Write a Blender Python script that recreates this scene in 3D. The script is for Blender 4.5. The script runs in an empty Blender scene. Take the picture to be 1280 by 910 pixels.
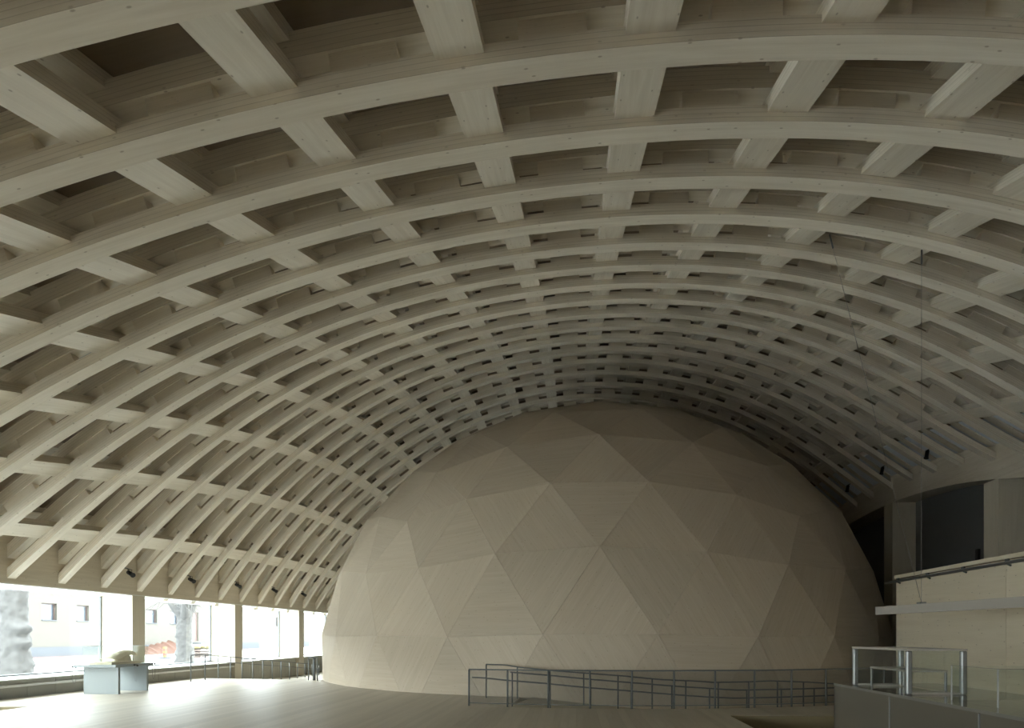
import bpy, bmesh, math, random
from mathutils import Vector, Matrix, noise
R = math.radians
random.seed(7)
S = bpy.context.scene
COL = S.collection

# ------------------------------------------------------------------ camera
cam = bpy.data.cameras.new('camera')
cam_o = bpy.data.objects.new('camera', cam)
COL.objects.link(cam_o)
cam_o.location = (0, 0, 1.6)
cam_o.rotation_euler = (R(90), 0, math.atan(0.05))
cam.sensor_fit = 'HORIZONTAL'
cam.sensor_width = 36.0
cam.lens = 22.5
cam.shift_x = -0.0297
cam.shift_y = 0.2652
cam.clip_end = 400
S.camera = cam_o

# ------------------------------------------------------------------ world and exposure
w = bpy.data.worlds.new('sky')
S.world = w
w.use_nodes = True
bg = w.node_tree.nodes['Background']
bg.inputs['Color'].default_value = (0.92, 0.955, 1.0, 1)
bg.inputs['Strength'].default_value = 5.0
S.view_settings.view_transform = 'Standard'
S.view_settings.look = 'None'
S.view_settings.gamma = 1.0
S.view_settings.use_curve_mapping = False
S.view_settings.exposure = 2.35
S.cycles.max_bounces = 10
S.cycles.diffuse_bounces = 8
S.cycles.glossy_bounces = 4
S.cycles.transparent_max_bounces = 24
S.cycles.sample_clamp_indirect = 8.0


def portal(name, loc, rot, sx, sy):
    # a light portal: guides the sampling of the sky through an opening, gives off no light itself
    d = bpy.data.lights.new(name, 'AREA')
    d.shape = 'RECTANGLE'
    d.size, d.size_y = sx, sy
    d.cycles.is_portal = True
    o = bpy.data.objects.new(name, d)
    o.location, o.rotation_euler = loc, rot
    COL.objects.link(o)


portal('end_portal', (-10.2, -7.0, 1.7), (R(90), 0, R(180)), 8.2, 2.5)
portal('window_portal', (-15.3, 16.9, 1.7), (R(90), 0, R(-90)), 48.0, 2.5)

# ------------------------------------------------------------------ dimensions taken from the photograph
SP = 1.6            # spacing of the arches
XL, XR = -14.28, 12.85
CO = {(0,0): 10.8453, (0,1): 6.1718, (0,2): -4.2410, (0,3): -2.9167, (0,4): 1.4403, (0,5): 0.8273, (0,6): -0.8336, (1,0): 1.3589, (1,1): 0.3509, (1,2): -0.0273, (1,3): -0.9955, (1,4): 1.2552, (1,5): 1.1058, (1,6): -2.2106, (2,0): -4.7446, (2,1): -2.4892, (2,2): -2.7015, (2,3): -0.8076, (2,4): 5.3183, (2,5): 0.1193, (2,6): -1.5096, (3,0): 0.4870, (3,1): 1.0634, (3,2): -1.4912, (3,3): 0.6153, (3,4): 3.2148, (3,5): -0.1287, (4,0): -2.7764, (4,1): 0.9743, (4,2): 7.5922, (4,3): 0.5855, (4,4): -2.0119, (5,0): -1.0039, (5,1): 0.9920, (5,2): -1.9639, (5,3): -2.6649, (6,0): 1.6156, (6,1): -1.8504, (6,2): -4.3250, (7,0): 0.9000, (7,1): 0.1911}


def surf(n, X):
    """height of the underside of the lowest arches at arch number n and cross position X"""
    u = (X + .65) / 13.5
    v = (n - 9) / 15
    up = [u ** i for i in range(8)]
    vp = [v ** j for j in range(7)]
    z = 0.0
    for (i, j), c in CO.items():
        z += c * up[i] * vp[j]
    return z


def slope(n, X):
    return (surf(n, X + .05) - surf(n, X - .05)) / .1


def Yn(n):
    return (2.8 + n) * SP


# ------------------------------------------------------------------ materials
def new_mat(name):
    m = bpy.data.materials.new(name)
    m.use_nodes = True
    nt = m.node_tree
    return m, nt, nt.nodes['Principled BSDF']


def node(nt, t, **kw):
    n = nt.nodes.new(t)
    for k, v in kw.items():
        if k in n.inputs:
            n.inputs[k].default_value = v
        else:
            setattr(n, k, v)
    return n


def math_node(nt, op, a, b=None, c=None):
    n = nt.nodes.new('ShaderNodeMath')
    n.operation = op
    for i, x in enumerate((a, b, c)):
        if x is None:
            continue
        if isinstance(x, (int, float)):
            n.inputs[i].default_value = x
        else:
            nt.links.new(x, n.inputs[i])
    return n.outputs[0]


def mix_col(nt, f, a, b, mode='MIX'):
    n = nt.nodes.new('ShaderNodeMix')
    n.data_type = 'RGBA'
    n.blend_type = mode
    for sock, x in ((n.inputs[0], f), (n.inputs[6], a), (n.inputs[7], b)):
        if isinstance(x, (int, float)):
            sock.default_value = x
        elif isinstance(x, tuple):
            sock.default_value = (*x, 1)
        else:
            nt.links.new(x, sock)
    return n.outputs[2]


def wood(name, base, dark, lam=0.0, knots=1.0, vary=.10, rough=.55, grain=1.0, spec=.25, knot_col=(.20, .15, .10)):
    """pale softwood: grain runs along u (metres), lam = spacing of glue lines across v"""
    m, nt, b = new_mat(name)
    L = nt.links.new
    uv = node(nt, 'ShaderNodeUVMap')
    info = node(nt, 'ShaderNodeObjectInfo')
    off = node(nt, 'ShaderNodeCombineXYZ')
    r37 = math_node(nt, 'MULTIPLY', info.outputs['Random'], 37.0)
    L(r37, off.inputs[0]); L(r37, off.inputs[2])
    add = node(nt, 'ShaderNodeVectorMath', operation='ADD')
    L(uv.outputs[0], add.inputs[0]); L(off.outputs[0], add.inputs[1])
    base_v = add.outputs[0]

    def noise_at(su, sv, detail, dist=0.0):
        mp = node(nt, 'ShaderNodeMapping')
        mp.inputs['Scale'].default_value = (su, sv, 1)
        L(base_v, mp.inputs[0])
        nz = node(nt, 'ShaderNodeTexNoise')
        nz.inputs['Scale'].default_value = 1
        nz.inputs['Detail'].default_value = detail
        nz.inputs['Distortion'].default_value = dist
        L(mp.outputs[0], nz.inputs['Vector'])
        return nz.outputs['Fac']

    g1 = noise_at(.45, 9.0, 3, 1.2)
    g2 = noise_at(2.2, 55.0, 2)
    g3 = noise_at(.30, .9, 2)
    f = math_node(nt, 'MULTIPLY_ADD', g1, .9 * grain, -.30 * grain)
    f = math_node(nt, 'MULTIPLY_ADD', g2, .35 * grain, f)
    f = math_node(nt, 'MULTIPLY_ADD', g3, .5, f)
    f = math_node(nt, 'ADD', f, -.28)
    cl = node(nt, 'ShaderNodeClamp'); L(f, cl.inputs[0])
    col = mix_col(nt, cl.outputs[0], base, dark)
    if knots:
        mp = node(nt, 'ShaderNodeMapping')
        mp.inputs['Scale'].default_value = (1.9, 4.2, 1)
        L(base_v, mp.inputs[0])
        vo = node(nt, 'ShaderNodeTexVoronoi', voronoi_dimensions='2D')
        vo.inputs['Scale'].default_value = 1
        L(mp.outputs[0], vo.inputs['Vector'])
        k = math_node(nt, 'SUBTRACT', .048, vo.outputs['Distance'])
        k = math_node(nt, 'MULTIPLY', k, 40.0)
        kc = node(nt, 'ShaderNodeClamp'); L(k, kc.inputs[0])
        kf = math_node(nt, 'MULTIPLY', kc.outputs[0], .55 * knots)
        col = mix_col(nt, kf, col, knot_col)
    if lam:
        sp = node(nt, 'ShaderNodeSeparateXYZ'); L(uv.outputs[0], sp.inputs[0])
        fr = math_node(nt, 'FRACT', math_node(nt, 'DIVIDE', sp.outputs[1], lam))
        ln = math_node(nt, 'LESS_THAN', fr, .11)
        brk = noise_at(.8, 1.0 / lam, 1)
        lf = math_node(nt, 'MULTIPLY', ln, math_node(nt, 'MULTIPLY', brk, .75))
        col = mix_col(nt, lf, col, (dark[0] * .42, dark[1] * .38, dark[2] * .32))
    val = math_node(nt, 'MULTIPLY_ADD', info.outputs['Random'], vary, 1 - vary * .5)
    hsv = node(nt, 'ShaderNodeHueSaturation')
    L(val, hsv.inputs['Value']); L(col, hsv.inputs['Color'])
    L(hsv.outputs[0], b.inputs['Base Color'])
    b.inputs['Roughness'].default_value = rough
    b.inputs['Specular IOR Level'].default_value = spec
    return m


def plain(name, col, rough=.5, metal=0.0, spec=.5, var=0.0, scale=4.0):
    m, nt, b = new_mat(name)
    b.inputs['Base Color'].default_value = (*col, 1)
    if var:
        tc = node(nt, 'ShaderNodeTexCoord')
        nz = node(nt, 'ShaderNodeTexNoise', Scale=scale, Detail=4.0)
        nt.links.new(tc.outputs['Object'], nz.inputs['Vector'])
        c = mix_col(nt, nz.outputs['Fac'], tuple(x * (1 - var) for x in col), tuple(min(1, x * (1 + var)) for x in col))
        nt.links.new(c, b.inputs['Base Color'])
    b.inputs['Roughness'].default_value = rough
    b.inputs['Metallic'].default_value = metal
    b.inputs['Specular IOR Level'].default_value = spec
    return m


def glass(name, tint=(.93, .97, .96), gloss=1.0):
    """clear sheet: straight-through light plus a Fresnel reflection"""
    m = bpy.data.materials.new(name)
    m.use_nodes = True
    nt = m.node_tree
    for n in list(nt.nodes):
        nt.nodes.remove(n)
    out = node(nt, 'ShaderNodeOutputMaterial')
    t = node(nt, 'ShaderNodeBsdfTransparent'); t.inputs[0].default_value = (*tint, 1)
    g = node(nt, 'ShaderNodeBsdfGlossy'); g.inputs['Roughness'].default_value = .02
    fr = node(nt, 'ShaderNodeFresnel'); fr.inputs[0].default_value = 1.45
    geo = node(nt, 'ShaderNodeNewGeometry')
    front = math_node(nt, 'SUBTRACT', 1.0, geo.outputs['Backfacing'])
    f = math_node(nt, 'MULTIPLY', math_node(nt, 'MULTIPLY', fr.outputs[0], gloss), front)
    mx = node(nt, 'ShaderNodeMixShader')
    nt.links.new(f, mx.inputs[0]); nt.links.new(t.outputs[0], mx.inputs[1]); nt.links.new(g.outputs[0], mx.inputs[2])
    nt.links.new(mx.outputs[0], out.inputs[0])
    return m


def veil(name, col, cover):
    m = bpy.data.materials.new(name)
    m.use_nodes = True
    nt = m.node_tree
    for n in list(nt.nodes):
        nt.nodes.remove(n)
    out = node(nt, 'ShaderNodeOutputMaterial')
    t = node(nt, 'ShaderNodeBsdfTransparent')
    d = node(nt, 'ShaderNodeBsdfDiffuse'); d.inputs[0].default_value = (*col, 1)
    mx = node(nt, 'ShaderNodeMixShader'); mx.inputs[0].default_value = cover
    nt.links.new(t.outputs[0], mx.inputs[1]); nt.links.new(d.outputs[0], mx.inputs[2])
    nt.links.new(mx.outputs[0], out.inputs[0])
    return m


PALE, PALED = (.77, .72, .62), (.60, .54, .44)
M = {
    'beam': wood('beam_face_wood', PALE, PALED, grain=1.5),
    'beam_side': wood('beam_side_wood', (.75, .69, .585), (.58, .515, .41), lam=.052, knots=.5, grain=1.4),
    'ply': wood('plywood', (.68, .615, .505), (.52, .45, .345), knots=.8, grain=1.3),
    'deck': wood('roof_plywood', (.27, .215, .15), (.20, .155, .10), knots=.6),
    'dome': wood('dome_wood', (.52, .45, .35), (.40, .33, .245), knots=.75, vary=.13),
    'core': plain('dome_core', (.16, .125, .085), .8),
    'plank': wood('floor_plank_wood', (.54, .50, .42), (.45, .405, .325), knots=.15, vary=.14, rough=.46, spec=.16),
    'riser': wood('dark_floor_wood', (.20, .17, .10), (.16, .13, .075), knots=.2),
    'post': wood('post_wood', (.65, .60, .49), (.52, .46, .36), knots=.5),
    'box': wood('gallery_wood', (.76, .69, .55), (.62, .54, .40), knots=1.0),
    'white': plain('white_paint', (.78, .78, .76), .5),
    'eaves': plain('pale_eaves_board', (.66, .70, .74), .5),
    'grey_board': plain('grey_board', (.42, .44, .45), .6, var=.05),
    'steel': plain('painted_steel', (.125, .135, .135), .5, .15),
    'alu': plain('aluminium', (.30, .305, .31), .45, .7),
    'dark_panel': plain('charcoal_panel', (.15, .153, .155), .7, var=.08, scale=1.2),
    'wall_panel': plain('grey_wall_panel', (.42, .41, .36), .7, var=.08, scale=2.0),
    'black': plain('black_plastic', (.012, .012, .013), .4),
    'table': plain('pale_blue_grey_laminate', (.29, .325, .335), .5),
    'table_dark': plain('grey_board_edge', (.30, .31, .30), .5),
    'model': plain('model_card', (.62, .55, .42), .7, var=.05),
    'beamlight': plain('taupe_lacquer', (.40, .37, .33), .45),
    'bronze': plain('bronze_gloss_panel', (.115, .105, .085), .10, 0, .6),
    'bronze_top': plain('glossy_counter_top', (.16, .155, .14), .08, 0, .7),
    'slab': plain('ramp_floor', (.44, .40, .32), .6, var=.08),
    'glass': glass('clear_glass'),
    'case_glass': glass('case_glass', (.95, .97, .96), 1.3),
    'mesh': veil('wire_mesh', (.12, .125, .12), .17),
    'wire': plain('wire', (.35, .34, .32), .4, .6),
    'snow': plain('pale_gravel', (.42, .42, .42), .9, var=.08, scale=.6),
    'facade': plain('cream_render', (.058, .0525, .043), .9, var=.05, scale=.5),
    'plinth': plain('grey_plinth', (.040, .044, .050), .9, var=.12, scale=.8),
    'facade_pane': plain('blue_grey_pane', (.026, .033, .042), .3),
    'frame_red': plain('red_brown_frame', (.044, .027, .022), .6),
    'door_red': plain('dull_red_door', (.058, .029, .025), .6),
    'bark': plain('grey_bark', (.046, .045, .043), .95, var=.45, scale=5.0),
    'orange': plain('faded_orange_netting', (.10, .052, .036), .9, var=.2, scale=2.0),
    'red': plain('marker_red', (.10, .03, .022), .7),
    'yellow': plain('sack_yellow', (.09, .076, .026), .8),
    'kerb_red': plain('pale_red_line', (.07, .048, .045), .8),
}


# ------------------------------------------------------------------ mesh helpers
def uv_box(bm, along=None):
    """box-projected uv in metres, u along the longest side"""
    uvl = bm.loops.layers.uv.verify()
    if not bm.verts:
        return
    mn = [min(v.co[i] for v in bm.verts) for i in range(3)]
    mx = [max(v.co[i] for v in bm.verts) for i in range(3)]
    d = [mx[i] - mn[i] for i in range(3)]
    order = sorted(range(3), key=lambda i: -d[i]) if along is None else [along] + [i for i in range(3) if i != along]
    bm.normal_update()
    for f in bm.faces:
        n = max(range(3), key=lambda i: abs(f.normal[i]))
        a, b = [i for i in order if i != n]
        for l in f.loops:
            l[uvl].uv = (l.vert.co[a], l.vert.co[b])


def add_box(bm, x0, x1, y0, y1, z0, z1):
    vs = [bm.verts.new(p) for p in ((x0, y0, z0), (x1, y0, z0), (x1, y1, z0), (x0, y1, z0), (x0, y0, z1), (x1, y0, z1), (x1, y1, z1), (x0, y1, z1))]
    for q in ((3, 2, 1, 0), (4, 5, 6, 7), (0, 1, 5, 4), (1, 2, 6, 5), (2, 3, 7, 6), (3, 0, 4, 7)):
        bm.faces.new([vs[i] for i in q])
    return vs


def add_tube(bm, pts, r, seg=8, cap=True, radii=None):
    pts = [Vector(p) for p in pts]
    rings = []
    up0 = Vector((0, 0, 1))
    for i, p in enumerate(pts):
        t = (pts[min(i + 1, len(pts) - 1)] - pts[max(i - 1, 0)]).normalized()
        up = up0 if abs(t.z) < .95 else Vector((1, 0, 0))
        s = t.cross(up).normalized()
        u = s.cross(t)
        rr = radii[i] if radii else r
        rings.append([bm.verts.new(p + (s * math.cos(2 * math.pi * k / seg) + u * math.sin(2 * math.pi * k / seg)) * rr) for k in range(seg)])
    for a, b in zip(rings, rings[1:]):
        for k in range(seg):
            bm.faces.new((a[k], a[(k + 1) % seg], b[(k + 1) % seg], b[k]))
    if cap:
        bm.faces.new(rings[0][::-1]); bm.faces.new(rings[-1])


def finish(name, bm, mat, parent=None, uv=True, smooth=False, along=None):
    if uv:
        uv_box(bm, along)
    me = bpy.data.meshes.new(name)
    bmesh.ops.recalc_face_normals(bm, faces=bm.faces[:])
    bm.to_mesh(me); bm.free()
    for x in (mat if isinstance(mat, (list, tuple)) else [mat]):
        me.materials.append(M[x])
    if smooth:
        for p in me.polygons:
            p.use_smooth = True
    o = bpy.data.objects.new(name, me)
    COL.objects.link(o)
    if parent is not None:
        o.parent = parent
        o.matrix_parent_inverse = Matrix.Translation(parent.location).inverted() if parent.rotation_euler.z == 0 else parent.matrix_basis.inverted()
    return o


def box(name, mat, x0, x1, y0, y1, z0, z1, parent=None, bevel=0.0, along=None):
    bm = bmesh.new()
    add_box(bm, x0, x1, y0, y1, z0, z1)
    if bevel:
        bmesh.ops.bevel(bm, geom=bm.edges[:], offset=bevel, segments=1, affect='EDGES')
    return finish(name, bm, mat, parent, along=along)


def tube(name, mat, pts, r, parent=None, seg=8):
    bm = bmesh.new()
    add_tube(bm, pts, r, seg)
    return finish(name, bm, mat, parent, uv=False, smooth=True)


def thing(name, label, cat, loc=(0, 0, 0), group=None):
    o = bpy.data.objects.new(name, None)
    o.empty_display_size = .2
    COL.objects.link(o)
    o.location = loc
    o['label'], o['category'] = label, cat
    if group:
        o['group'] = group
    return o


def tag(o, label, cat, group=None):
    o['label'], o['category'] = label, cat
    if group:
        o['group'] = group
    return o


def struct(name, loc=(0, 0, 0), label=None):
    o = bpy.data.objects.new(name, None)
    COL.objects.link(o)
    o.location = loc
    o['kind'] = 'structure'
    if label:
        o['label'] = label
    return o


def sweep(name, frames, hw, h, parent, mats=('beam', 'beam_side')):
    """rectangular beam along frames of (point on the underside centre, side vector, up vector)"""
    bm = bmesh.new()
    uvl = bm.loops.layers.uv.verify()
    rings, us = [], []
    u = random.random() * 5
    prev = None
    for p, s, n in frames:
        if prev is not None:
            u += (p - prev).length
        prev = p
        us.append(u)
        rings.append([bm.verts.new(q) for q in (p - s * hw, p + s * hw, p + s * hw + n * h, p - s * hw + n * h)])
    wv = (0, 2 * hw, 2 * hw + h, 4 * hw + h, 4 * hw + 2 * h)
    for i in range(len(rings) - 1):
        a, b = rings[i], rings[i + 1]
        for k in range(4):
            f = bm.faces.new((a[k], a[(k + 1) % 4], b[(k + 1) % 4], b[k]))
            f.material_index = 0 if k in (0, 2) else 1
            v0, v1 = (wv[k], wv[k + 1]) if k in (0, 2) else (0, h)
            if k == 3:
                v0, v1 = h, 0
            for l, q in zip(f.loops, ((us[i], v0), (us[i], v1), (us[i + 1], v1), (us[i + 1], v0))):
                l[uvl].uv = q
    f = bm.faces.new(rings[0][::-1]); f.material_index = 1
    f = bm.faces.new(rings[-1]); f.material_index = 1
    return finish(name, bm, list(mats), parent, uv=False)


# ------------------------------------------------------------------ roof
BW, T, T2, T3 = .125, .185, .20, .25   # half width, depth of the lowest arch, of the purlins and of the upper arch
PX = [.69 + 1.74 * j for j in range(-8, 7)]
ceiling = struct('ceiling', label='timber lattice vault of crossing pale beams')


def arch_frames(n, off, x0=-14.45, x1=13.0, seg=56):
    out = []
    y = Yn(n) - BW
    for i in range(seg + 1):
        X = x0 + (x1 - x0) * i / seg
        Z = surf(n, X)
        m = slope(n, X)
        nrm = Vector((-m, 0, 1)).normalized()
        out.append((Vector((X, y, Z)) + nrm * off, Vector((0, 1, 0)), nrm))
    return out


NA = list(range(-1, 22))
for n in NA:
    sweep('arch_beam', arch_frames(n, 0), BW, T, ceiling)
for n in NA:
    sweep('upper_arch_beam', arch_frames(n, T + T2, seg=44), BW, T3, ceiling)


def purlin_frames(X, off, hw):
    out = []
    for i in range(51):
        n = -2.0 + 24.6 * i / 50
        m = slope(n, X)
        nrm = Vector((-m, 0, 1)).normalized()
        P = Vector((X, Yn(n), surf(n, X) + T * nrm.length / nrm.z)) + nrm * (off - T)
        out.append((P, Vector((nrm.z, 0, -nrm.x)), nrm))
    return out


for X in PX:
    sweep('purlin', purlin_frames(X, T + .002, .225), .225, T2 - .004, ceiling)
for X in PX:
    sweep('upper_purlin', purlin_frames(X, T + T2 + T3 + .002, .225), .225, T2 - .004, ceiling)

# spacer blocks: one between every two purlins on each arch
bm = bmesh.new()
add_box(bm, -.5, .5, -.5, .5, 0, 1)
block0 = finish('spacer_block', bm, 'ply', ceiling)
spots = []
for n in range(-1, 22):
    for j in range(-8, 6):
        X = .69 + 1.74 * (j + .5)
        spots.append((n, X))
bound = [s for s in spots if 0 <= s[0] <= 18]
first, stuff_bm = True, bmesh.new()
bound.sort(key=lambda s: s[0] + abs(s[1]) * .05)
for k, (n, X) in enumerate(bound + [s for s in spots if s not in bound]):
    m = slope(n, X)
    nrm = Vector((-m, 0, 1)).normalized()
    tx = Vector((nrm.z, 0, -nrm.x))
    gap = 1.74 / nrm.z - .45
    P = Vector((X, Yn(n) - BW, surf(n, X))) + nrm * (T + .001)
    Mx = Matrix((( tx.x, 0, nrm.x, P.x), (0, 1, 0, P.y), (tx.z, 0, nrm.z, P.z), (0, 0, 0, 1))) @ Matrix.Diagonal((gap * .49, .19, T2 - .002, 1))
    if k < 262:
        o = block0 if first else block0.copy()
        if not first:
            COL.objects.link(o)
        first = False
        o.matrix_parent_inverse = Matrix()
        o.matrix_local = Mx
    else:
        vs = add_box(stuff_bm, -.5, .5, -.5, .5, 0, 1)
        for v in vs:
            v.co = Mx @ v.co
o = finish('spacer_blocks_rest', stuff_bm, 'ply', ceiling)
o['kind'] = 'stuff'

# roof boarding above the lattice, one strip per bay
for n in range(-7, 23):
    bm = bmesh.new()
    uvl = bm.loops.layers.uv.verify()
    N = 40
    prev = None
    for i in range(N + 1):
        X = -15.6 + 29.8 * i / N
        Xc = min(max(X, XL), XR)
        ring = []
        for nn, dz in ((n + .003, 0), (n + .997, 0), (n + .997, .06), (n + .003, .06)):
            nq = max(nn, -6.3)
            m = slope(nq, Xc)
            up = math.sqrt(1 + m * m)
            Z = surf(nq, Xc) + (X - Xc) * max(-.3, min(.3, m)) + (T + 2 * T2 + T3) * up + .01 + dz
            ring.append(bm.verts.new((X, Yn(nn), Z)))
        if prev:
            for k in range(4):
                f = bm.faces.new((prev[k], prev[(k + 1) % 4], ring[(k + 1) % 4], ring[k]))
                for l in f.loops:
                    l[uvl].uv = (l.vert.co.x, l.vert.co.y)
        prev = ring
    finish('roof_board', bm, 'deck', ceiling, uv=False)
# grey service strips under the boarding
for n in range(0, 20, 1):
    for X in (PX[2] + .87, PX[5] + .87, PX[9] + .87):
        nn = n + .45
        m = slope(nn, X)
        nrm = Vector((-m, 0, 1)).normalized()
        tx = Vector((nrm.z, 0, -nrm.x))
        P = Vector((X, Yn(nn), surf(nn, X))) + nrm * (T + 2 * T2 + T3 - .02)
        bm = bmesh.new()
        vs = add_box(bm, -.36, .36, -.14, .14, 0, .02)
        Mx = Matrix(((tx.x, 0, nrm.x, P.x), (0, 1, 0, P.y), (tx.z, 0, nrm.z, P.z), (0, 0, 0, 1)))
        for v in vs:
            v.co = Mx @ v.co
        finish('grey_strip', bm, 'grey_board', ceiling)
# pale grey boards closing the last bay on the right, between the arches
for n in range(6, 20):
    bm = bmesh.new()
    q = []
    for X in (11.75, 12.85):
        for y, nn in ((Yn(n) + .02, n), (Yn(n + 1) - 2 * BW - .02, n + 1)):
            m = slope(nn, X)
            q.append((X, y, surf(nn, X) + .40 * math.sqrt(1 + m * m)))
    a = [bm.verts.new(p) for p in q] + [bm.verts.new((p[0], p[1], p[2] + .03)) for p in q]
    for f in ((0, 1, 3, 2), (4, 6, 7, 5), (0, 2, 6, 4), (1, 5, 7, 3), (0, 4, 5, 1), (2, 3, 7, 6)):
        bm.faces.new([a[i] for i in f])
    finish('eaves_board', bm, 'eaves', ceiling)

# ------------------------------------------------------------------ left wall: header, deep posts, low panels, sill, windows
Y0, Y1 = -7.2, 41.0
wl = struct('wall_left', (XL, 18, 0), 'window wall of deep timber posts under a header')
box('header_beam', 'ply', -15.45, XL, Y0, Y1, 2.93, 4.55, wl)
box('header_soffit', 'white', -15.4, XL - .03, Y0, Y1, 2.90, 2.93, wl)
PY = [20.02 + 6.27 * k for k in range(-4, 4)]
for y in PY:
    box('post', 'post', -15.32, XL - .002, y, y + .60, -.45, 2.90, wl)
for i, (a, b) in enumerate(zip([Y0 - .3] + [y + .60 for y in PY], PY + [Y1])):
    if b - a < .3:
        continue
    box('window_sill', 'white', -15.45, XL + .04, a, b, .455, .485, wl)
    # low wall boards under the sill
    y = a
    while y < b - .05:
        y2 = min(y + .93, b)
        box('wall_board', 'wall_panel', -14.75, XL - .16, y + .006, y2 - .006, -.45, .455, wl)
        y = y2
    box('heating_ledge', 'white', XL - .155, XL - .02, a + .05, min(b, 26.3) - .05, .275, .335, wl) if a < 26 else None
    # glazing
    wn = struct('window_%d' % (i + 1), (-15.35, (a + b) / 2, 1.7))
    box('frame_rail', 'steel', -15.39, -15.31, a, b, .485, .53, wn)
    box('frame_rail', 'white', -15.39, -15.31, a, b, 2.86, 2.90, wn)
    for yy in (a + .005, b - .055):
        box('frame_post', 'steel', -15.39, -15.31, yy, yy + .05, .53, 2.86, wn)
    box('pane', 'glass', -15.355, -15.345, a + .055, b - .055, .53, 2.86, wn)

# ------------------------------------------------------------------ right wall: arched header, posts, charcoal panels
wr = struct('wall_right', (XR, 18, 0), 'right wall of timber posts with charcoal panels between')


def zr(y):
    n = y / SP - 2.8
    return surf(min(max(n, -6), 22.5), XR)


bm = bmesh.new()
prev = None
for i in range(81):
    y = Y0 + (Y1 - Y0) * i / 80
    z = zr(y)
    ring = [bm.verts.new(p) for p in ((XR + .02, y, z - .58), (14.2, y, z - .58), (14.2, y, z + 1.5), (XR + .02, y, z + 1.5))]
    if prev:
        for k in range(4):
            bm.faces.new((prev[k], prev[(k + 1) % 4], ring[(k + 1) % 4], ring[k]))
    prev = ring
finish('arched_header', bm, 'ply', wr)
RY = [20.13 + 6.5 * k for k in range(-4, 4)]
for y in RY:
    box('post', 'post', XR + .03, 13.95, y, y + .70, -.45, min(zr(y), zr(y + .7)) - .56, wr)
for a, b in zip([Y0] + [y + .70 for y in RY], RY + [Y1]):
    bm = bmesh.new()
    prev = None
    for i in range(9):
        y = a + (b - a) * i / 8
        ring = [bm.verts.new(p) for p in ((13.8, y, -.45), (13.94, y, -.45), (13.94, y, zr(y) - .5), (13.8, y, zr(y) - .5))]
        if prev:
            for k in range(4):
                bm.faces.new((prev[k], prev[(k + 1) % 4], ring[(k + 1) % 4], ring[k]))
        prev = ring
    finish('infill_panel', bm, 'dark_panel', wr)
box('wall_box', 'black', 13.72, 13.80, 22.5, 22.65, 4.15, 4.55, wr)
# end walls
wf = struct('wall_front', (0, Y1, 0))
box('end_wall', 'dark_panel', -15.4, 14.2, Y1, Y1 + .2, -.45, 13.5, wf)
wb = struct('wall_back', (0, Y0, 0))
box('header_beam', 'ply', -15.45, 14.2, Y0 - .9, Y0 + .1, 2.9, 4.6, wb)
box('sill_wall', 'wall_panel', -15.4, 14.2, Y0 - .3, Y0 - .1, -.45, .48, wb)
box('end_wall', 'dark_panel', -6.2, 14.2, Y0 - .5, Y0 - .1, .48, 2.9, wb)

box('post', 'post', -14.9, -14.3, Y0 - .9, Y0, .48, 2.9, wb)
box('post', 'post', -9.9, -9.3, Y0 - .9, Y0, .48, 2.9, wb)
wn = struct('window_10', (-9.7, Y0 - .2, 1.7))  # unseen glazing behind the camera, added to light the near roof
box('pane', 'glass', -14.3, -9.9, Y0 - .205, Y0 - .195, .48, 2.9, wn)
box('pane', 'glass', -9.3, -6.2, Y0 - .205, Y0 - .195, .48, 2.9, wn)

# ------------------------------------------------------------------ floor
floor = struct('floor', label='pale plank floor')
box('sub_floor', 'slab', -15.4, 14.2, Y0, Y1, -.62, -.45, floor)
DX, DY, DR, DH, KZ = .956, 27.46, 11.2, .474, .927
RR = 13.42


def far_end(x):
    if x < -9.35:
        return 23.22 - (x + 13.0) * .15
    if x < -1.49:
        rr = 11.0
        return DY - math.sqrt(max(0, rr * rr - (x - DX) ** 2))
    d = RR * RR - (x - DX) ** 2
    return DY - math.sqrt(d) if d > 0 else DY


def near_end(x):
    if x < -12.2:
        return 13.95
    if x > 3.15:
        return 13.0
    return Y0 + .1


PWD = .146
x = -14.27
xs = []
while x < 8.75:
    xs.append(x); x += PWD
for x in xs:
    a, b = x + .0015, min(x + PWD, 8.8) - .0015
    xc = (a + b) / 2
    y0 = near_end(xc)
    bm = bmesh.new()
    if (a < -9.35 < b) or (a < -1.49 < b):
        fa = fb = far_end(xc)
    else:
        fa, fb = far_end(a), far_end(b)
    vs = [bm.verts.new(p) for p in ((a, y0, -.03), (b, y0, -.03), (b, fb, -.03), (a, fa, -.03), (a, y0, 0), (b, y0, 0), (b, fb, 0), (a, fa, 0))]
    for q in ((3, 2, 1, 0), (4, 5, 6, 7), (0, 1, 5, 4), (1, 2, 6, 5), (2, 3, 7, 6), (3, 0, 4, 7)):
        bm.faces.new([vs[i] for i in q])
    o = finish('plank', bm, 'plank', floor, along=1)
# risers of the two sunken strips, and the carrier under the planks
box('riser', 'riser', 3.13, 8.8, 12.97, 12.998, -.45, -.002, floor)
box('riser', 'riser', 3.03, 3.13, Y0 + .1, 12.96, -.45, -.031, floor)
box('riser', 'riser', -14.27, -12.2, 13.92, 13.948, -.45, -.031, floor)
box('riser', 'riser', -12.2, -12.1, Y0 + .1, 13.91, -.45, -.031, floor)
box('riser', 'riser', -14.27, -9.4, 22.50, 22.58, -.45, -.031, floor)


def ring_pt(r, az, z):
    a = R(az)
    return Vector((DX + r * math.sin(a), DY - r * math.cos(a), z))


def ramp_z(az):
    if az < -10.5:
        return 0.0
    if az < 12:
        return -.42 * (az + 10.5) / 22.5
    return -.42


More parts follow.
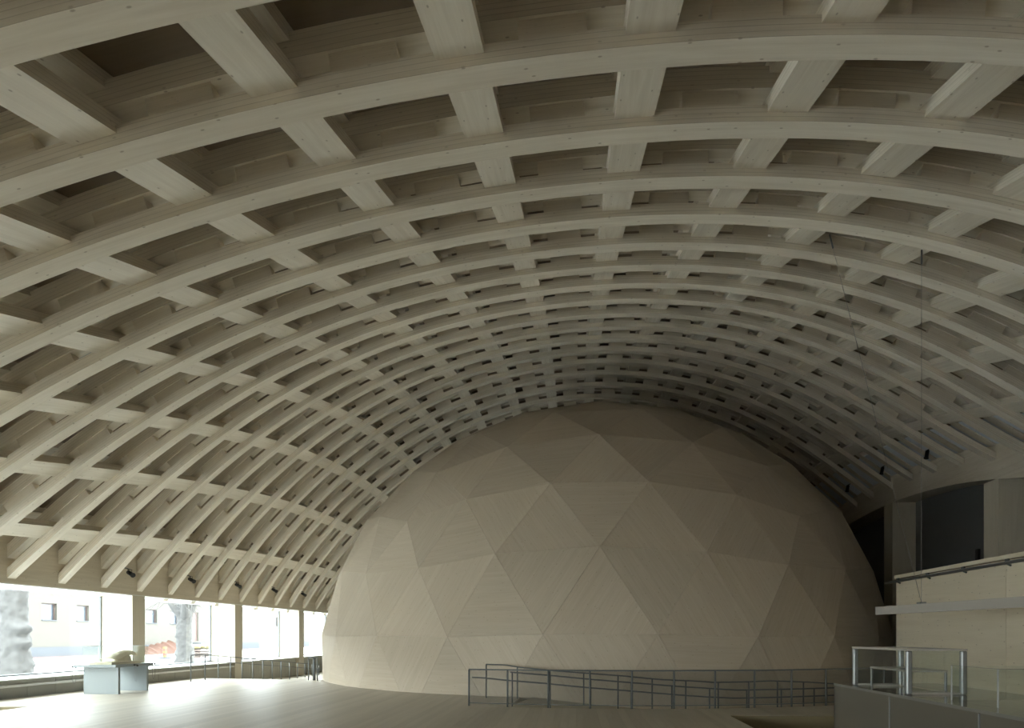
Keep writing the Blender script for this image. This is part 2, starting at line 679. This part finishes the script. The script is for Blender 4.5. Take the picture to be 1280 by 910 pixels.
bm = bmesh.new()
prev = None
for i in range(61):
    az = -10.6 + 56 * i / 60
    z = ramp_z(az) - .004
    ring = [bm.verts.new(ring_pt(r, az, zz)) for r, zz in ((11.0, z), (13.40, z), (13.40, -.449), (11.0, -.449))]
    if prev:
        for k in range(4):
            bm.faces.new((prev[k], prev[(k + 1) % 4], ring[(k + 1) % 4], ring[k]))
    prev = ring
finish('ramp_surface', bm, 'slab', floor)

# ------------------------------------------------------------------ geodesic dome
dome = thing('geodesic_dome', 'large geodesic dome clad in triangular pale wood panels', 'dome', (DX, DY, 0))


def icosa(V):
    vs = [Vector((0, 0, 1))]
    z, r = 1 / math.sqrt(5), 2 / math.sqrt(5)
    for k in range(5):
        a = R(72 * k); vs.append(Vector((r * math.sin(a), -r * math.cos(a), z)))
    for k in range(5):
        a = R(72 * k + 36); vs.append(Vector((r * math.sin(a), -r * math.cos(a), -z)))
    vs.append(Vector((0, 0, -1)))
    F = []
    for k in range(5):
        F += [(0, 1 + k, 1 + (k + 1) % 5), (1 + k, 6 + k, 1 + (k + 1) % 5), (6 + k, 6 + (k + 1) % 5, 1 + (k + 1) % 5), (11, 6 + (k + 1) % 5, 6 + k)]
    T3 = []
    for a, b, c in F:
        A, B, C = vs[a], vs[b], vs[c]
        g = {(i, j): ((A * (V - i - j) + B * i + C * j) / V).normalized() for i in range(V + 1) for j in range(V + 1 - i)}
        for i in range(V):
            for j in range(V - i):
                T3.append((g[i, j], g[i + 1, j], g[i, j + 1]))
                if i + j < V - 1:
                    T3.append((g[i + 1, j], g[i + 1, j + 1], g[i, j + 1]))
    return T3


ROT = .6011


def dome_pt(p, k=1.0):
    c, s = math.cos(ROT), math.sin(ROT)
    x, y = p.x * c - p.y * s, p.x * s + p.y * c
    return Vector((DX + DR * k * x, DY + DR * k * y, DH + DR * KZ * k * p.z))


def clip_floor(poly, zf):
    out = []
    for i, p in enumerate(poly):
        q = poly[(i + 1) % len(poly)]
        if p.z >= zf:
            out.append(p)
        if (p.z - zf) * (q.z - zf) < 0:
            t = (zf - p.z) / (q.z - p.z)
            out.append(p.lerp(q, t))
    return out


def panel(bm, tri, k):
    rnd = random.Random(k)
    A, B, C = [dome_pt(p) for p in tri]
    n = (B - A).cross(C - A).normalized()
    ctr = (A + B + C) / 3
    if n.dot(ctr - Vector((DX, DY, DH))) < 0:
        n = -n
    edges = [(A, B), (B, C), (C, A)]
    e = edges[rnd.randrange(3)]
    u = (e[1] - e[0]).normalized()
    v = n.cross(u)
    poly = [p + (ctr - p).normalized() * .004 for p in (A, B, C)]
    poly = clip_floor(poly, -.42)
    if len(poly) < 3:
        return False
    uvl = bm.loops.layers.uv.verify()
    top = [bm.verts.new(p) for p in poly]
    bot = [bm.verts.new(p - n * .05) for p in poly]
    fs = [bm.faces.new(top), bm.faces.new(bot[::-1])]
    for i in range(len(top)):
        j = (i + 1) % len(top)
        fs.append(bm.faces.new((top[i], bot[i], bot[j], top[j])))
    for f in fs:
        for l in f.loops:
            d = l.vert.co - ctr
            l[uvl].uv = (d.dot(u) + k * 1.7, d.dot(v) + k * .9)
    return True


tris = icosa(5)


def facing(t):
    c = dome_pt((t[0] + t[1] + t[2]) / 3)
    d = c - Vector((DX, DY, DH))
    return d.y / math.hypot(d.x, d.y + 1e-6)


order = sorted(range(len(tris)), key=lambda i: facing(tris[i]) if dome_pt((tris[i][0] + tris[i][1] + tris[i][2]) / 3).z < 10 else -.5)
rest = bmesh.new()
np_ = 0
for i in order:
    t = tris[i]
    if max(dome_pt(p).z for p in t) < -.2:
        continue
    if np_ < 235:
        bm = bmesh.new()
        if panel(bm, t, i):
            finish('dome_panel', bm, 'dome', dome, uv=False)
            np_ += 1
        else:
            bm.free()
    else:
        panel(rest, t, i)
o = finish('dome_panels_rear', rest, 'dome', dome, uv=False)
o['kind'] = 'stuff'
bm = bmesh.new()
cache = {}
for t in tris:
    if max(dome_pt(p).z for p in t) < -.2:
        continue
    q = clip_floor([dome_pt(p, .992) for p in t], -.44)
    if len(q) >= 3:
        bm.faces.new([bm.verts.new(p) for p in q])
finish('dome_core', bm, 'core', dome, uv=False)


# ------------------------------------------------------------------ railings
def post(parent, p, h, r=.019, name='rail_post', mat='steel'):
    return tube(name, mat, [p, p + Vector((0, 0, h))], r, parent, 6)


gr = thing('guard_railing', 'grey steel guard railing with fine mesh along the front of the ramp', 'railing', ring_pt(13.4, -14.5, 0))
azs = [-14.5, -10.55] + [-6.57 + 3.93 * k for k in range(0, 10)]
for a in azs:
    post(gr, ring_pt(13.40, a, 0), .83, .022)
arc = [-14.5 + (azs[-1] + 14.5) * i / 60 for i in range(61)]
tube('top_rail', 'steel', [ring_pt(13.40, a, .83) for a in arc], .018, gr, 6)
tube('bottom_rail', 'steel', [ring_pt(13.40, a, .07) for a in arc], .012, gr, 6)
for a, b in zip(azs, azs[1:]):
    bm = bmesh.new()
    ps = [ring_pt(13.40, a + (b - a) * t, 0) for t in (.02, .98)]
    d = (ps[1] - ps[0]).normalized()
    nn = Vector((-d.y, d.x, 0)) * .0015
    vs = []
    for z in (.085, .81):
        for p in ps:
            for s in (-1, 1):
                vs.append(bm.verts.new(p + nn * s + Vector((0, 0, z))))
    for f in ((0, 2, 6, 4), (1, 5, 7, 3), (0, 4, 5, 1), (2, 3, 7, 6), (0, 1, 3, 2), (4, 6, 7, 5)):
        bm.faces.new([vs[i] for i in f])
    finish('mesh_panel', bm, 'mesh', gr, uv=False)

hr = thing('handrail', 'double grey handrail sloping down inside the ramp guard railing', 'handrail', ring_pt(13.22, -10.5, 0))


def interp(tab, a):
    for (a0, z0), (a1, z1) in zip(tab, tab[1:]):
        if a <= a1:
            return z0 + (z1 - z0) * (a - a0) / (a1 - a0)
    return tab[-1][1]


LOW = [(-14.7, .64), (-13.3, .63), (-10.5, .58), (-6.66, .52), (-2.75, .44), (0, .395), (6.67, .27), (9.2, .23), (11.4, .20), (22, .205), (40, .20)]
UPP = [(-10.5, .77), (-6.66, .71), (-2.75, .63), (6.67, .46), (11.8, .38), (22, .38), (40, .37)]
tube('lower_rail', 'steel', [ring_pt(13.22, a, interp(LOW, a)) for a in [-14.5 + 43 * i / 60 for i in range(61)]], .017, hr, 6)
tube('upper_rail', 'steel', [ring_pt(13.22, a, interp(UPP, a)) for a in [-10.5 + 39 * i / 60 for i in range(61)]], .017, hr, 6)
for a in [-10.3, -6.5, -2.6, 1.3, 5.2, 8.9, 12.7, 16.4, 20.2, 24]:
    z = ramp_z(a) - .003
    post(hr, ring_pt(13.22, a, z), interp(UPP, a) - z, .017)

ig = thing('guard_railing', 'grey sloping railing beside the foot of the dome, behind the ramp', 'railing', ring_pt(11.6, -16, 0))
INN = [(-16.2, .86), (-13.5, .85), (-11.85, .80), (-7.3, .72), (1.3, .60), (5.8, .51), (10, .47), (12.6, .43), (15, .43), (20.8, .44), (22.9, .42), (27.1, .37), (31.5, .30), (40, .22)]
INA = [-16.2, -11.9, -7.3, -2.6, 2.0, 6.0, 10.0, 12.6, 15.0, 18.65, 22.9, 27.1, 31.5]
INA = [-16.2 + 4.2 * k for k in range(13)]
tube('top_rail', 'steel', [ring_pt(11.55, a, interp(INN, a)) for a in [-16.2 + 50.4 * i / 70 for i in range(71)]], .018, ig, 6)
for a in INA:
    z = (ramp_z(a) if a > -14 else 0) + .001
    post(ig, ring_pt(11.55, a, z), interp(INN, a) - z, .019)

lr = thing('guard_railing', 'grey railing beside the ramp under the left windows', 'railing', (-13.25, 21.5, 0))
YS = [21.5 + .854 * k for k in range(14)]


def lz(y):
    return .92 if y < 22.3 else .92 - (y - 22.3) * .082


for y in YS:
    zb = 0 if y < 23.1 else -.449
    post(lr, Vector((-13.25, y, zb)), lz(y) - zb, .02)
tube('top_rail', 'steel', [Vector((-13.25, y, lz(y))) for y in YS], .018, lr, 6)
tube('lower_rail', 'steel', [Vector((-13.2, y, lz(y) - .22)) for y in YS], .014, lr, 6)
er = thing('guard_railing', 'short grey railing end standing against the left foot of the dome', 'railing', (-9.3, 22.4, 0))
post(er, Vector((-9.10, 22.25, 0)), .82, .022)
post(er, Vector((-9.28, 22.42, 0)), .82, .05)
post(er, Vector((-9.52, 22.50, 0)), .80, .02)
tube('top_rail', 'steel', [(-9.10, 22.25, .82), (-9.52, 22.50, .80)], .018, er, 6)

# ------------------------------------------------------------------ display table with the building model
tb = thing('display_table', 'pale blue-grey display table on two panel legs by the windows', 'table', (-12.95, 17.450, 0))
box('table_top', 'table', -13.58, -12.38, 16.700, 18.250, .735, .805, tb, .004)
box('leg_panel', 'table', -13.40, -12.42, 16.850, 16.930, 0, .735, tb)
box('leg_panel', 'table', -13.40, -12.42, 18.010, 18.090, 0, .735, tb)
md = thing('building_model', 'small cream model of a vaulted hall on a block, under a glass cover', 'model', (-12.86, 17.300, .806))
box('model_base', 'model', -13.18, -12.55, 16.770, 17.970, .8055, .872, md)
KX, KY, KZ2 = 1 / 50., 1 / 46., 1 / 42.
bm = bmesh.new()
NX, NY = 24, 30
grid, under = {}, {}
for i in range(NX + 1):
    for j in range(NY + 1):
        X = -14 + 26.8 * i / NX
        n = -5.5 + 27 * j / NY
        p = Vector((-12.86 + (X + .7) * KX, 16.910 + (n + 5.5) * SP * KY, .872 + (surf(n, X)) * KZ2))
        grid[i, j] = bm.verts.new(p + Vector((0, 0, .012)))
        under[i, j] = bm.verts.new(p)
for i in range(NX):
    for j in range(NY):
        bm.faces.new((grid[i, j], grid[i + 1, j], grid[i + 1, j + 1], grid[i, j + 1]))
        bm.faces.new((under[i, j], under[i, j + 1], under[i + 1, j + 1], under[i + 1, j]))
for i in range(NX):
    for j in (0, NY):
        bm.faces.new((grid[i, j], grid[i + 1, j], under[i + 1, j], under[i, j]))
for j in range(NY):
    for i in (0, NX):
        bm.faces.new((grid[i, j], grid[i, j + 1], under[i, j + 1], under[i, j]))
finish('model_roof', bm, 'model', md, uv=False, smooth=False)
for k in range(12):
    n = -5 + 2.1 * k
    y = 16.910 + (n + 5.5) * SP * KY
    for X in (-13.6, 12.4):
        h = surf(n, X) * KZ2
        box('model_post', 'model', -12.865 + (X + .7) * KX, -12.855 + (X + .7) * KX, y, y + .012, .872, .872 + h, md)
bm = bmesh.new()
bmesh.ops.create_uvsphere(bm, u_segments=16, v_segments=10, radius=1)
bmesh.ops.bisect_plane(bm, geom=bm.verts[:] + bm.edges[:] + bm.faces[:], plane_co=(0, 0, 0), plane_no=(0, 0, -1), clear_outer=True)
bmesh.ops.transform(bm, matrix=Matrix.Translation((-12.83, 16.91 + (14.36 + 5.5) * SP * KY, .873)) @ Matrix.Diagonal((.2, .22, .24, 1)), verts=bm.verts[:])
finish('model_dome', bm, 'model', md, uv=False, smooth=True)
gc = thing('glass_cover', 'clear glass cover over the building model on the blue-grey table', 'glass cover', (-12.9, 17.4, .806))
for args in ((-13.34, -12.46, 16.730, 16.736), (-13.34, -12.46, 18.130, 18.136)):
    box('side_pane', 'case_glass', *args, .8055, 1.30, gc)
for args in ((-13.34, -13.334, 16.737, 18.129), (-12.466, -12.46, 16.737, 18.129)):
    box('side_pane', 'case_glass', *args, .8055, 1.30, gc)
box('top_pane', 'case_glass', -13.34, -12.46, 16.730, 18.136, 1.301, 1.307, gc)

for x in (-13.34, -12.466):
    box('cover_edge', 'grey_board', x, x + .006, 16.73, 18.136, 1.3075, 1.3125, gc)
for y in (16.73, 18.13):
    box('cover_edge', 'grey_board', -13.334, -12.466, y, y + .006, 1.3075, 1.3125, gc)


def handset(loc, label, dy):
    o = thing('audio_handset', label, 'handset', loc, 'audio handsets hanging at the table')
    x, y, z = loc
    bm = bmesh.new()
    add_tube(bm, [(x, y - .05, z), (x + .01, y - .02, z + .012), (x + .01, y + .02, z + .012), (x, y + .05, z)], .016, 6, radii=[.022, .014, .014, .022])
    finish('grip', bm, 'black', o, uv=False, smooth=True)
    bm = bmesh.new()
    bmesh.ops.create_uvsphere(bm, u_segments=8, v_segments=6, radius=.03)
    bmesh.ops.translate(bm, verts=bm.verts[:], vec=(x + .012, y + .06, z - .01))
    finish('ear_piece', bm, 'black', o, uv=False, smooth=True)
    bm = bmesh.new()
    bmesh.ops.create_uvsphere(bm, u_segments=8, v_segments=6, radius=.026)
    bmesh.ops.translate(bm, verts=bm.verts[:], vec=(x + .012, y - .06, z + .01))
    finish('mouth_piece', bm, 'black', o, uv=False, smooth=True)
    pts = []
    for i in range(17):
        t = i / 16
        a = math.pi * t
        pts.append((x + .015, y + dy + .055 * math.cos(a) * (1 + .5 * math.sin(a)), z - .03 - .42 * math.sin(a) ** .7))
    tube('cord', 'alu', pts, .005, o, 5)


handset((-12.345, 17.430, .765), 'black handset with looped cord on the long side of the blue-grey table', 0)
handset((-12.345, 18.190, .78), 'black handset with looped cord at the far corner of the blue-grey table', 0)
handset((-13.62, 16.770, .74), 'black handset with looped cord at the near window corner of the table', 0)

# ------------------------------------------------------------------ gallery block on the right
gb = thing('gallery_block', 'pale timber gallery block with grey top rail on the right', 'gallery', (8.75, 13, -.45))
bx = 8.72
box('block_core', 'core', bx + .06, 12.6, 5.0, 17.86, -.45, 3.15, gb)
yb = [17.88, 16.55, 13.4, 10.3, 7.2, 4.9]
for i, (b, a) in enumerate(zip(yb, yb[1:])):
    box('cladding_panel', 'box', bx + (.03 if i == 0 else 0), bx + .058, a + .004, b - .004, -.45, 3.12, gb, along=1)
box('end_panel', 'box', bx + .06, 12.6, 17.865, 17.92, -.45, 3.12, gb)
box('coping', 'box', bx - .01, bx + .35, 4.9, 17.90, 3.15, 3.235, gb, along=1)
tube('top_rail', 'alu', [(bx - .075, 4.9, 3.06), (bx - .075, 18.25, 3.06)], .035, gb, 8)
for k in range(9):
    y = 17.6 - 1.45 * k
    tube('rail_bracket', 'steel', [(bx + .0, y, 3.0), (bx - .07, y, 3.03)], .02, gb, 6)
    box('rail_clip', 'steel', bx - .09, bx - .055, y - .05, y + .05, 3.09, 3.135, gb)

# ------------------------------------------------------------------ hanging linear beam with its two wires
hb = thing('hanging_beam', 'long taupe beam hung on thin wires before the gallery block', 'light fitting', (5.9, 10.9, 2.0))
d = Vector((.147, -1, 0)).normalized()
s = Vector((-d.y, d.x, 0))
P0 = Vector((5.73, 12.4, 0))
bm = bmesh.new()
vs = []
for t in (0, 6.2):
    for sg in (-.05, .05):
        for z in (1.992, 2.14):
            vs.append(bm.verts.new(P0 + d * t + s * sg + Vector((0, 0, z))))
for f in ((0, 1, 3, 2), (4, 6, 7, 5), (0, 4, 5, 1), (2, 3, 7, 6), (0, 2, 6, 4), (1, 5, 7, 3)):
    bm.faces.new([vs[i] for i in f])
finish('beam_body', bm, 'beamlight', hb)
A = P0 + d * 1.2
A.z = 2.14
box('wire_clamp', 'alu', A.x - .05, A.x + .05, A.y - .06, A.y + .06, 2.14, 2.17, hb)
for top in ((5.89, 11.18, 8.15), (4.33, 11.1, 8.41)):
    tube('wire', 'wire', [A + Vector((0, 0, .02)), top], .0035, hb, 5)
    tt = Vector(top)
    dd = (A - tt).normalized()
    tube('turnbuckle', 'steel', [tt, tt + dd * .24], .013, hb, 6)

# ------------------------------------------------------------------ display counter on the right
dc = thing('display_counter', 'long counter with glossy dark bronze side panels in right foreground', 'counter', (3.9, 5.5, -.45))
CX0, CX1, CY0, CY1, CZ = 3.28, 4.55, 1.5, 8.27, 1.0
box('counter_body', 'core', CX0 + .03, CX1, CY0, CY1 - .03, -.449, CZ - .02, dc)
yj = [8.27, 6.84, 5.36, 3.9, 2.4, 1.5]
for b, a in zip(yj, yj[1:]):
    box('side_panel', 'bronze', CX0, CX0 + .028, a + .009, b - .009, -.449, CZ - .03, dc)
    box('joint_strip', 'alu', CX0 - .006, CX0 + .024, a - .008, a + .008, -.449, CZ - .035, dc)
box('end_panel', 'bronze', CX0, CX1, CY1 - .028, CY1, -.449, CZ - .03, dc)
box('counter_top', 'bronze_top', CX0 - .004, CX1, CY0, CY1 + .004, CZ - .029, CZ, dc)


def frame_case(name, label, x0, x1, y0, y1, z0, z1, r, glassy=True, grp=None, cat='display case'):
    o = thing(name, label, cat, ((x0 + x1) / 2, (y0 + y1) / 2, z0), grp)
    z0 += .001
    for x in (x0, x1):
        for y in (y0, y1):
            box('corner_post', 'alu', x - r, x + r, y - r, y + r, z0, z1 - .02, o, r * .4)
    for x in (x0, x1):
        box('top_frame', 'beamlight', x - r, x + r, y0 - r, y1 + r, z1 - .02, z1, o)
    for y in (y0, y1):
        box('top_frame', 'beamlight', x0 + r, x1 - r, y - r, y + r, z1 - .02, z1, o)
        box('base_rail', 'beamlight', x0 + r, x1 - r, y - .012, y + .012, z0, z0 + .02, o)
    if glassy:
        box('side_pane', 'case_glass', x0 - .003, x0 + .003, y0 + r, y1 - r, z0 + .004, z1 - .02, o)
        box('side_pane', 'case_glass', x1 - .003, x1 + .003, y0 + r, y1 - r, z0 + .004, z1 - .02, o)
        box('side_pane', 'case_glass', x0 + r, x1 - r, y1 - .003, y1 + .003, z0 + .02, z1 - .02, o)
        box('side_pane', 'case_glass', x0 + r, x1 - r, y0 - .003, y0 + .003, z0 + .02, z1 - .02, o)
        box('top_pane', 'case_glass', x0 + r, x1 - r, y0 + r, y1 - r, z1 - .012, z1 - .006, o)
    return o


frame_case('display_case', 'tall glass display case with metal corner posts on the dark counter', 3.40, 3.94, 6.70, 7.94, CZ, CZ + .465, .028)
frame_case('display_stand', 'low open metal frame stand inside the glass display case', 3.51, 3.88, 6.90, 7.75, CZ, CZ + .235, .012, False, cat='stand')
gx = thing('glass_box', 'frameless clear glass box on the counter, right of the display case', 'glass box', (3.9, 5.6, CZ))
for a in ((3.50, 3.508, 5.48, 6.14), (4.4, 4.408, 5.48, 6.14)):
    box('side_pane', 'case_glass', *a, CZ + .001, CZ + .32, gx)
for a in ((3.509, 4.399, 5.48, 5.488), (3.509, 4.399, 6.132, 6.14)):
    box('side_pane', 'case_glass', *a, CZ + .001, CZ + .32, gx)
for x, y in ((3.504, 5.484), (3.504, 6.136), (3.80, 5.484)):
    box('glass_edge', 'grey_board', x - .004, x + .004, y - .006, y + .006, CZ + .001, CZ + .321, gx)
box('glass_edge', 'steel', 3.499, 3.509, 5.48, 6.14, CZ + .321, CZ + .324, gx)
box('glass_edge', 'steel', 3.509, 4.40, 5.479, 5.489, CZ + .321, CZ + .324, gx)


# ------------------------------------------------------------------ spotlights between the arch feet
def spotlight(n, left, label):
    y = Yn(n) + (.45 if left else .55)
    if left:
        X = XL + .42
        z = surf(n + .5, X) + .0
        aim = Vector((.75, -.35, -.35)).normalized()
        wall = Vector((XL + .001, y, z + .25))
    else:
        X = XR - .75
        z = surf(n + .5, X) + .02
        aim = Vector((-.25, -.2, -.95)).normalized()
        wall = Vector((X + .35, y, z + .34))
    p = Vector((X, y, z))
    o = thing('spotlight', label, 'spotlight', p, 'black spotlights at the arch feet')
    bm = bmesh.new()
    add_tube(bm, [p - aim * .14, p - aim * .12, p + aim * .10, p + aim * .16], .07, 10, radii=[.045, .065, .065, .08])
    finish('lamp_body', bm, 'black', o, uv=False)
    tube('yoke', 'black', [p - aim * .02 + Vector((0, .085, 0)), p - aim * .02 + Vector((0, .085, .12)), p - aim * .02 + Vector((0, -.085, .12)), p - aim * .02 + Vector((0, -.085, 0))], .012, o, 5)
    tube('bracket', 'steel', [p + Vector((0, 0, .12)), wall], .018, o, 5)


for n, t in ((9, 'first from the camera'), (11, 'second from the camera'), (13, 'third from the camera'), (15, 'fourth from the camera'), (17, 'farthest, beside the dome')):
    spotlight(n, True, 'black spotlight between arch feet above left windows, ' + t)
for n, t in ((11, 'first from the camera'), (13, 'second from the camera'), (15, 'third from the camera'), (17, 'farthest, next to the dome')):
    spotlight(n, False, 'black spotlight under the right roof edge, ' + t)

# ------------------------------------------------------------------ outside
ground = struct('ground', label='pale snowy ground outside the windows')
box('ground_sheet', 'snow', -80, -15.6, -60, 170, -.25, -.05, ground)
box('ground_sheet', 'snow', -15.6, 60, -60, Y0 - 1.0, -.25, -.05, ground)
FX = -39.0
bd = thing('building', 'cream rendered building with small windows and a red door, outside', 'building', (FX, 60, 0))
WIN = [(41.9, 43.3), (45.0, 46.4), (48.3, 49.6), (56.5, 58.0), (59.9, 61.3), (66.4, 67.1), (81.4, 82.6), (88.0, 89.4)]
DOOR = (62.9, 64.6)


def facade():
    holes = [(a, b, 2.75, 4.0) for a, b in WIN] + [(DOOR[0], DOOR[1], 1.05, 4.0)]
    ys = sorted({-10.0, 140.0} | {h[0] for h in holes} | {h[1] for h in holes})
    zs = sorted({.75, 6.5} | {h[2] for h in holes} | {h[3] for h in holes})
    bm = bmesh.new()
    for a, b in zip(ys, ys[1:]):
        for c, e in zip(zs, zs[1:]):
            ym, zm = (a + b) / 2, (c + e) / 2
            if any(h[0] < ym < h[1] and h[2] < zm < h[3] for h in holes):
                continue
            add_box(bm, FX - .3, FX, a, b, c, e)
    bmesh.ops.remove_doubles(bm, verts=bm.verts[:], dist=.0005)
    return bm


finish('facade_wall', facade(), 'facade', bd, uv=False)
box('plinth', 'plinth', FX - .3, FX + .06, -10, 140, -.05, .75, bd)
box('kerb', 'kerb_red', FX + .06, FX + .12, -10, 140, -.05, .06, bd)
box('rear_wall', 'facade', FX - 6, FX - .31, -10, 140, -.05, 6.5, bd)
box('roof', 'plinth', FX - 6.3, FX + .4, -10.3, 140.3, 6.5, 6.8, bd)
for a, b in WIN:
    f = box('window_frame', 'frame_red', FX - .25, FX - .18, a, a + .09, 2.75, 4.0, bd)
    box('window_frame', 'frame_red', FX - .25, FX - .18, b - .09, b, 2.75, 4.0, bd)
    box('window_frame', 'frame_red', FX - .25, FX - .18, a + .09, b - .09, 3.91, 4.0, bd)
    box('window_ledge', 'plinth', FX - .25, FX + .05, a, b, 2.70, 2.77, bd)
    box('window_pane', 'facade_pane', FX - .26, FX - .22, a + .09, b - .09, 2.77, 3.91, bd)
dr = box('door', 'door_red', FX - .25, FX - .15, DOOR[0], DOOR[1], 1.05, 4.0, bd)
box('door_handle', 'steel', FX - .15, FX - .1, DOOR[0] + .9, DOOR[0] + 1.15, 1.95, 2.05, dr)
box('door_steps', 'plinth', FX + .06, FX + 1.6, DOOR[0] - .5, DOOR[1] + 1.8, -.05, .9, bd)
st = thing('stair_rail', 'thin dark rail standing beside the red door outside', 'railing', (FX + 1.4, 65.6, .901))
for y in (65.4, 66.2):
    post(st, Vector((FX + 1.4, y, .901)), 1.0, .04)


def tree(loc, r0, h, label, burl, seed):
    o = thing('tree', label, 'tree', loc)
    rnd = random.Random(seed)
    bm = bmesh.new()
    seg, N = 32, 60
    rings = []
    for i in range(N + 1):
        z = h * i / N
        rr = r0 * (1.0 + .35 * math.exp(-z * 1.6)) * (1 - .12 * z / h) * (1 + .25 * max(0, (z - h * .82) / (h * .18)))
        ring = []
        for k in range(seg):
            a = 2 * math.pi * k / seg
            p = Vector((math.cos(a), math.sin(a), 0))
            q = rr * (1 + .14 * noise.noise(Vector((p.x * 1.6, p.y * 1.6, z * .9 + seed * 9)))) + .09 * noise.noise(Vector((p.x * 4, p.y * 4, z * 3 + seed))) + .05 * noise.noise(Vector((p.x * 9, p.y * 9, z * 9 + seed)))
            for bz, ba, bs in burl:
                dd = ((z - bz) / .26) ** 2 + (math.atan2(math.sin(a - ba), math.cos(a - ba)) / .75) ** 2
                q += bs * math.exp(-dd * 1.4)
            ring.append(bm.verts.new(Vector(loc) + Vector((p.x * q, p.y * q, z))))
        rings.append(ring)
    for a, b in zip(rings, rings[1:]):
        for k in range(seg):
            bm.faces.new((a[k], a[(k + 1) % seg], b[(k + 1) % seg], b[k]))
    bm.faces.new(rings[-1]); bm.faces.new(rings[0][::-1])
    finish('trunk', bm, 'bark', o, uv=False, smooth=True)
    for k in range(5):
        a = 2 * math.pi * k / 5 + rnd.random()
        pts, rad = [], []
        for i in range(7):
            t = i / 6
            pts.append(Vector(loc) + Vector((math.cos(a) * (.1 + 1.0 * t), math.sin(a) * (.1 + 1.0 * t), h - .45 + 1.7 * t + .15 * math.sin(3 * t + k))))
            rad.append(r0 * (.62 - .3 * t))
        bm = bmesh.new()
        add_tube(bm, pts, .1, 8, radii=rad)
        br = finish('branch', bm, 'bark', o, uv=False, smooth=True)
        bm = bmesh.new()
        for q in range(7):
            b0 = pts[2 + q % 5]
            aa = rnd.random() * 6.3
            L = 1.2 + rnd.random()
            add_tube(bm, [b0, b0 + Vector((math.cos(aa) * L * .5, math.sin(aa) * L * .5, .1)), b0 + Vector((math.cos(aa) * L, math.sin(aa) * L, -.5 - rnd.random() * .7))], .02, 4, radii=[.03, .018, .008])
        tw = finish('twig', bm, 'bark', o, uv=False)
        tw['kind'] = 'stuff'


tree((-22.6, 24.75, -.05), .48, 4.2, 'thick pale trunk with burls outside the nearest left window', [(1.95, -.35, .42), (1.35, -.25, .36), (.5, .5, .12)], 1)
tree((-23.0, 36.7, -.05), .42, 3.15, 'forked tree trunk outside the second left window', [(.8, 1.0, .1), (1.6, -2, .08)], 4)

bm = bmesh.new()
for i in range(25):
    for j in range(7):
        y = 52.3 + 5.4 * i / 24
        z = (.25 + .9 * (i / 24) ** .8 + .12 * math.sin(i * 1.7)) * math.sin(math.pi * .5 * (6 - j) / 6)
        bm.verts.new((-37.6 + 1.5 * j / 6, y, -.05 + z))
bm.verts.ensure_lookup_table()
for i in range(24):
    for j in range(6):
        a = i * 7 + j
        bm.faces.new([bm.verts[q] for q in (a, a + 1, a + 8, a + 7)])
bmesh.ops.solidify(bm, geom=bm.faces[:], thickness=.03)
tag(finish('barrier_netting', bm, 'orange', None, uv=False), 'faded orange barrier netting heaped along the cream building', 'netting')
mk = thing('marker_post', 'red and yellow striped marker post standing on the pale ground outside', 'marker post', (-29.2, 44.3, -.05))
for k in range(5):
    box('stripe', 'red' if k % 2 else 'yellow', -29.28, -29.12, 44.18, 44.42, .05 + .15 * k, .2 + .15 * k, mk)
box('foot', 'plinth', -29.5, -28.9, 43.9, 44.7, -.05, .05, mk)
for k, (y, z, lab) in enumerate(((46.15, .555, 'yellow sack on the pallet stack beyond the second tree, left one'), (46.85, .555, 'yellow sack on the pallet stack beyond the second tree, right one'), (47.8, .545, 'yellow sack lying on the grey crate outside'))):
    bm = bmesh.new()
    bmesh.ops.create_uvsphere(bm, u_segments=10, v_segments=7, radius=1)
    bmesh.ops.transform(bm, matrix=Matrix.Translation((-28.2, y, z + .2)) @ Matrix.Diagonal((.5, .34, .2, 1)), verts=bm.verts[:])
    tag(finish('sack', bm, 'yellow', None, uv=False, smooth=True), lab, 'sack', 'yellow sacks outside')
pl = thing('pallet_stack', 'low brown pallet stack carrying yellow sacks outside', 'pallets', (-28.2, 46.5, -.05))
for k in range(4):
    box('board', 'frame_red', -28.9, -27.5, 45.8, 47.15, -.05 + .165 * k, .06 + .165 * k, pl)
cr = thing('crate', 'grey crate standing beside the pallet stack outside', 'crate', (-28.2, 47.8, -.05))
box('crate_body', 'plinth', -28.8, -27.6, 47.25, 48.35, -.05, .47, cr)
box('crate_lid', 'grey_board', -28.85, -27.55, 47.2, 48.4, .47, .545, cr)
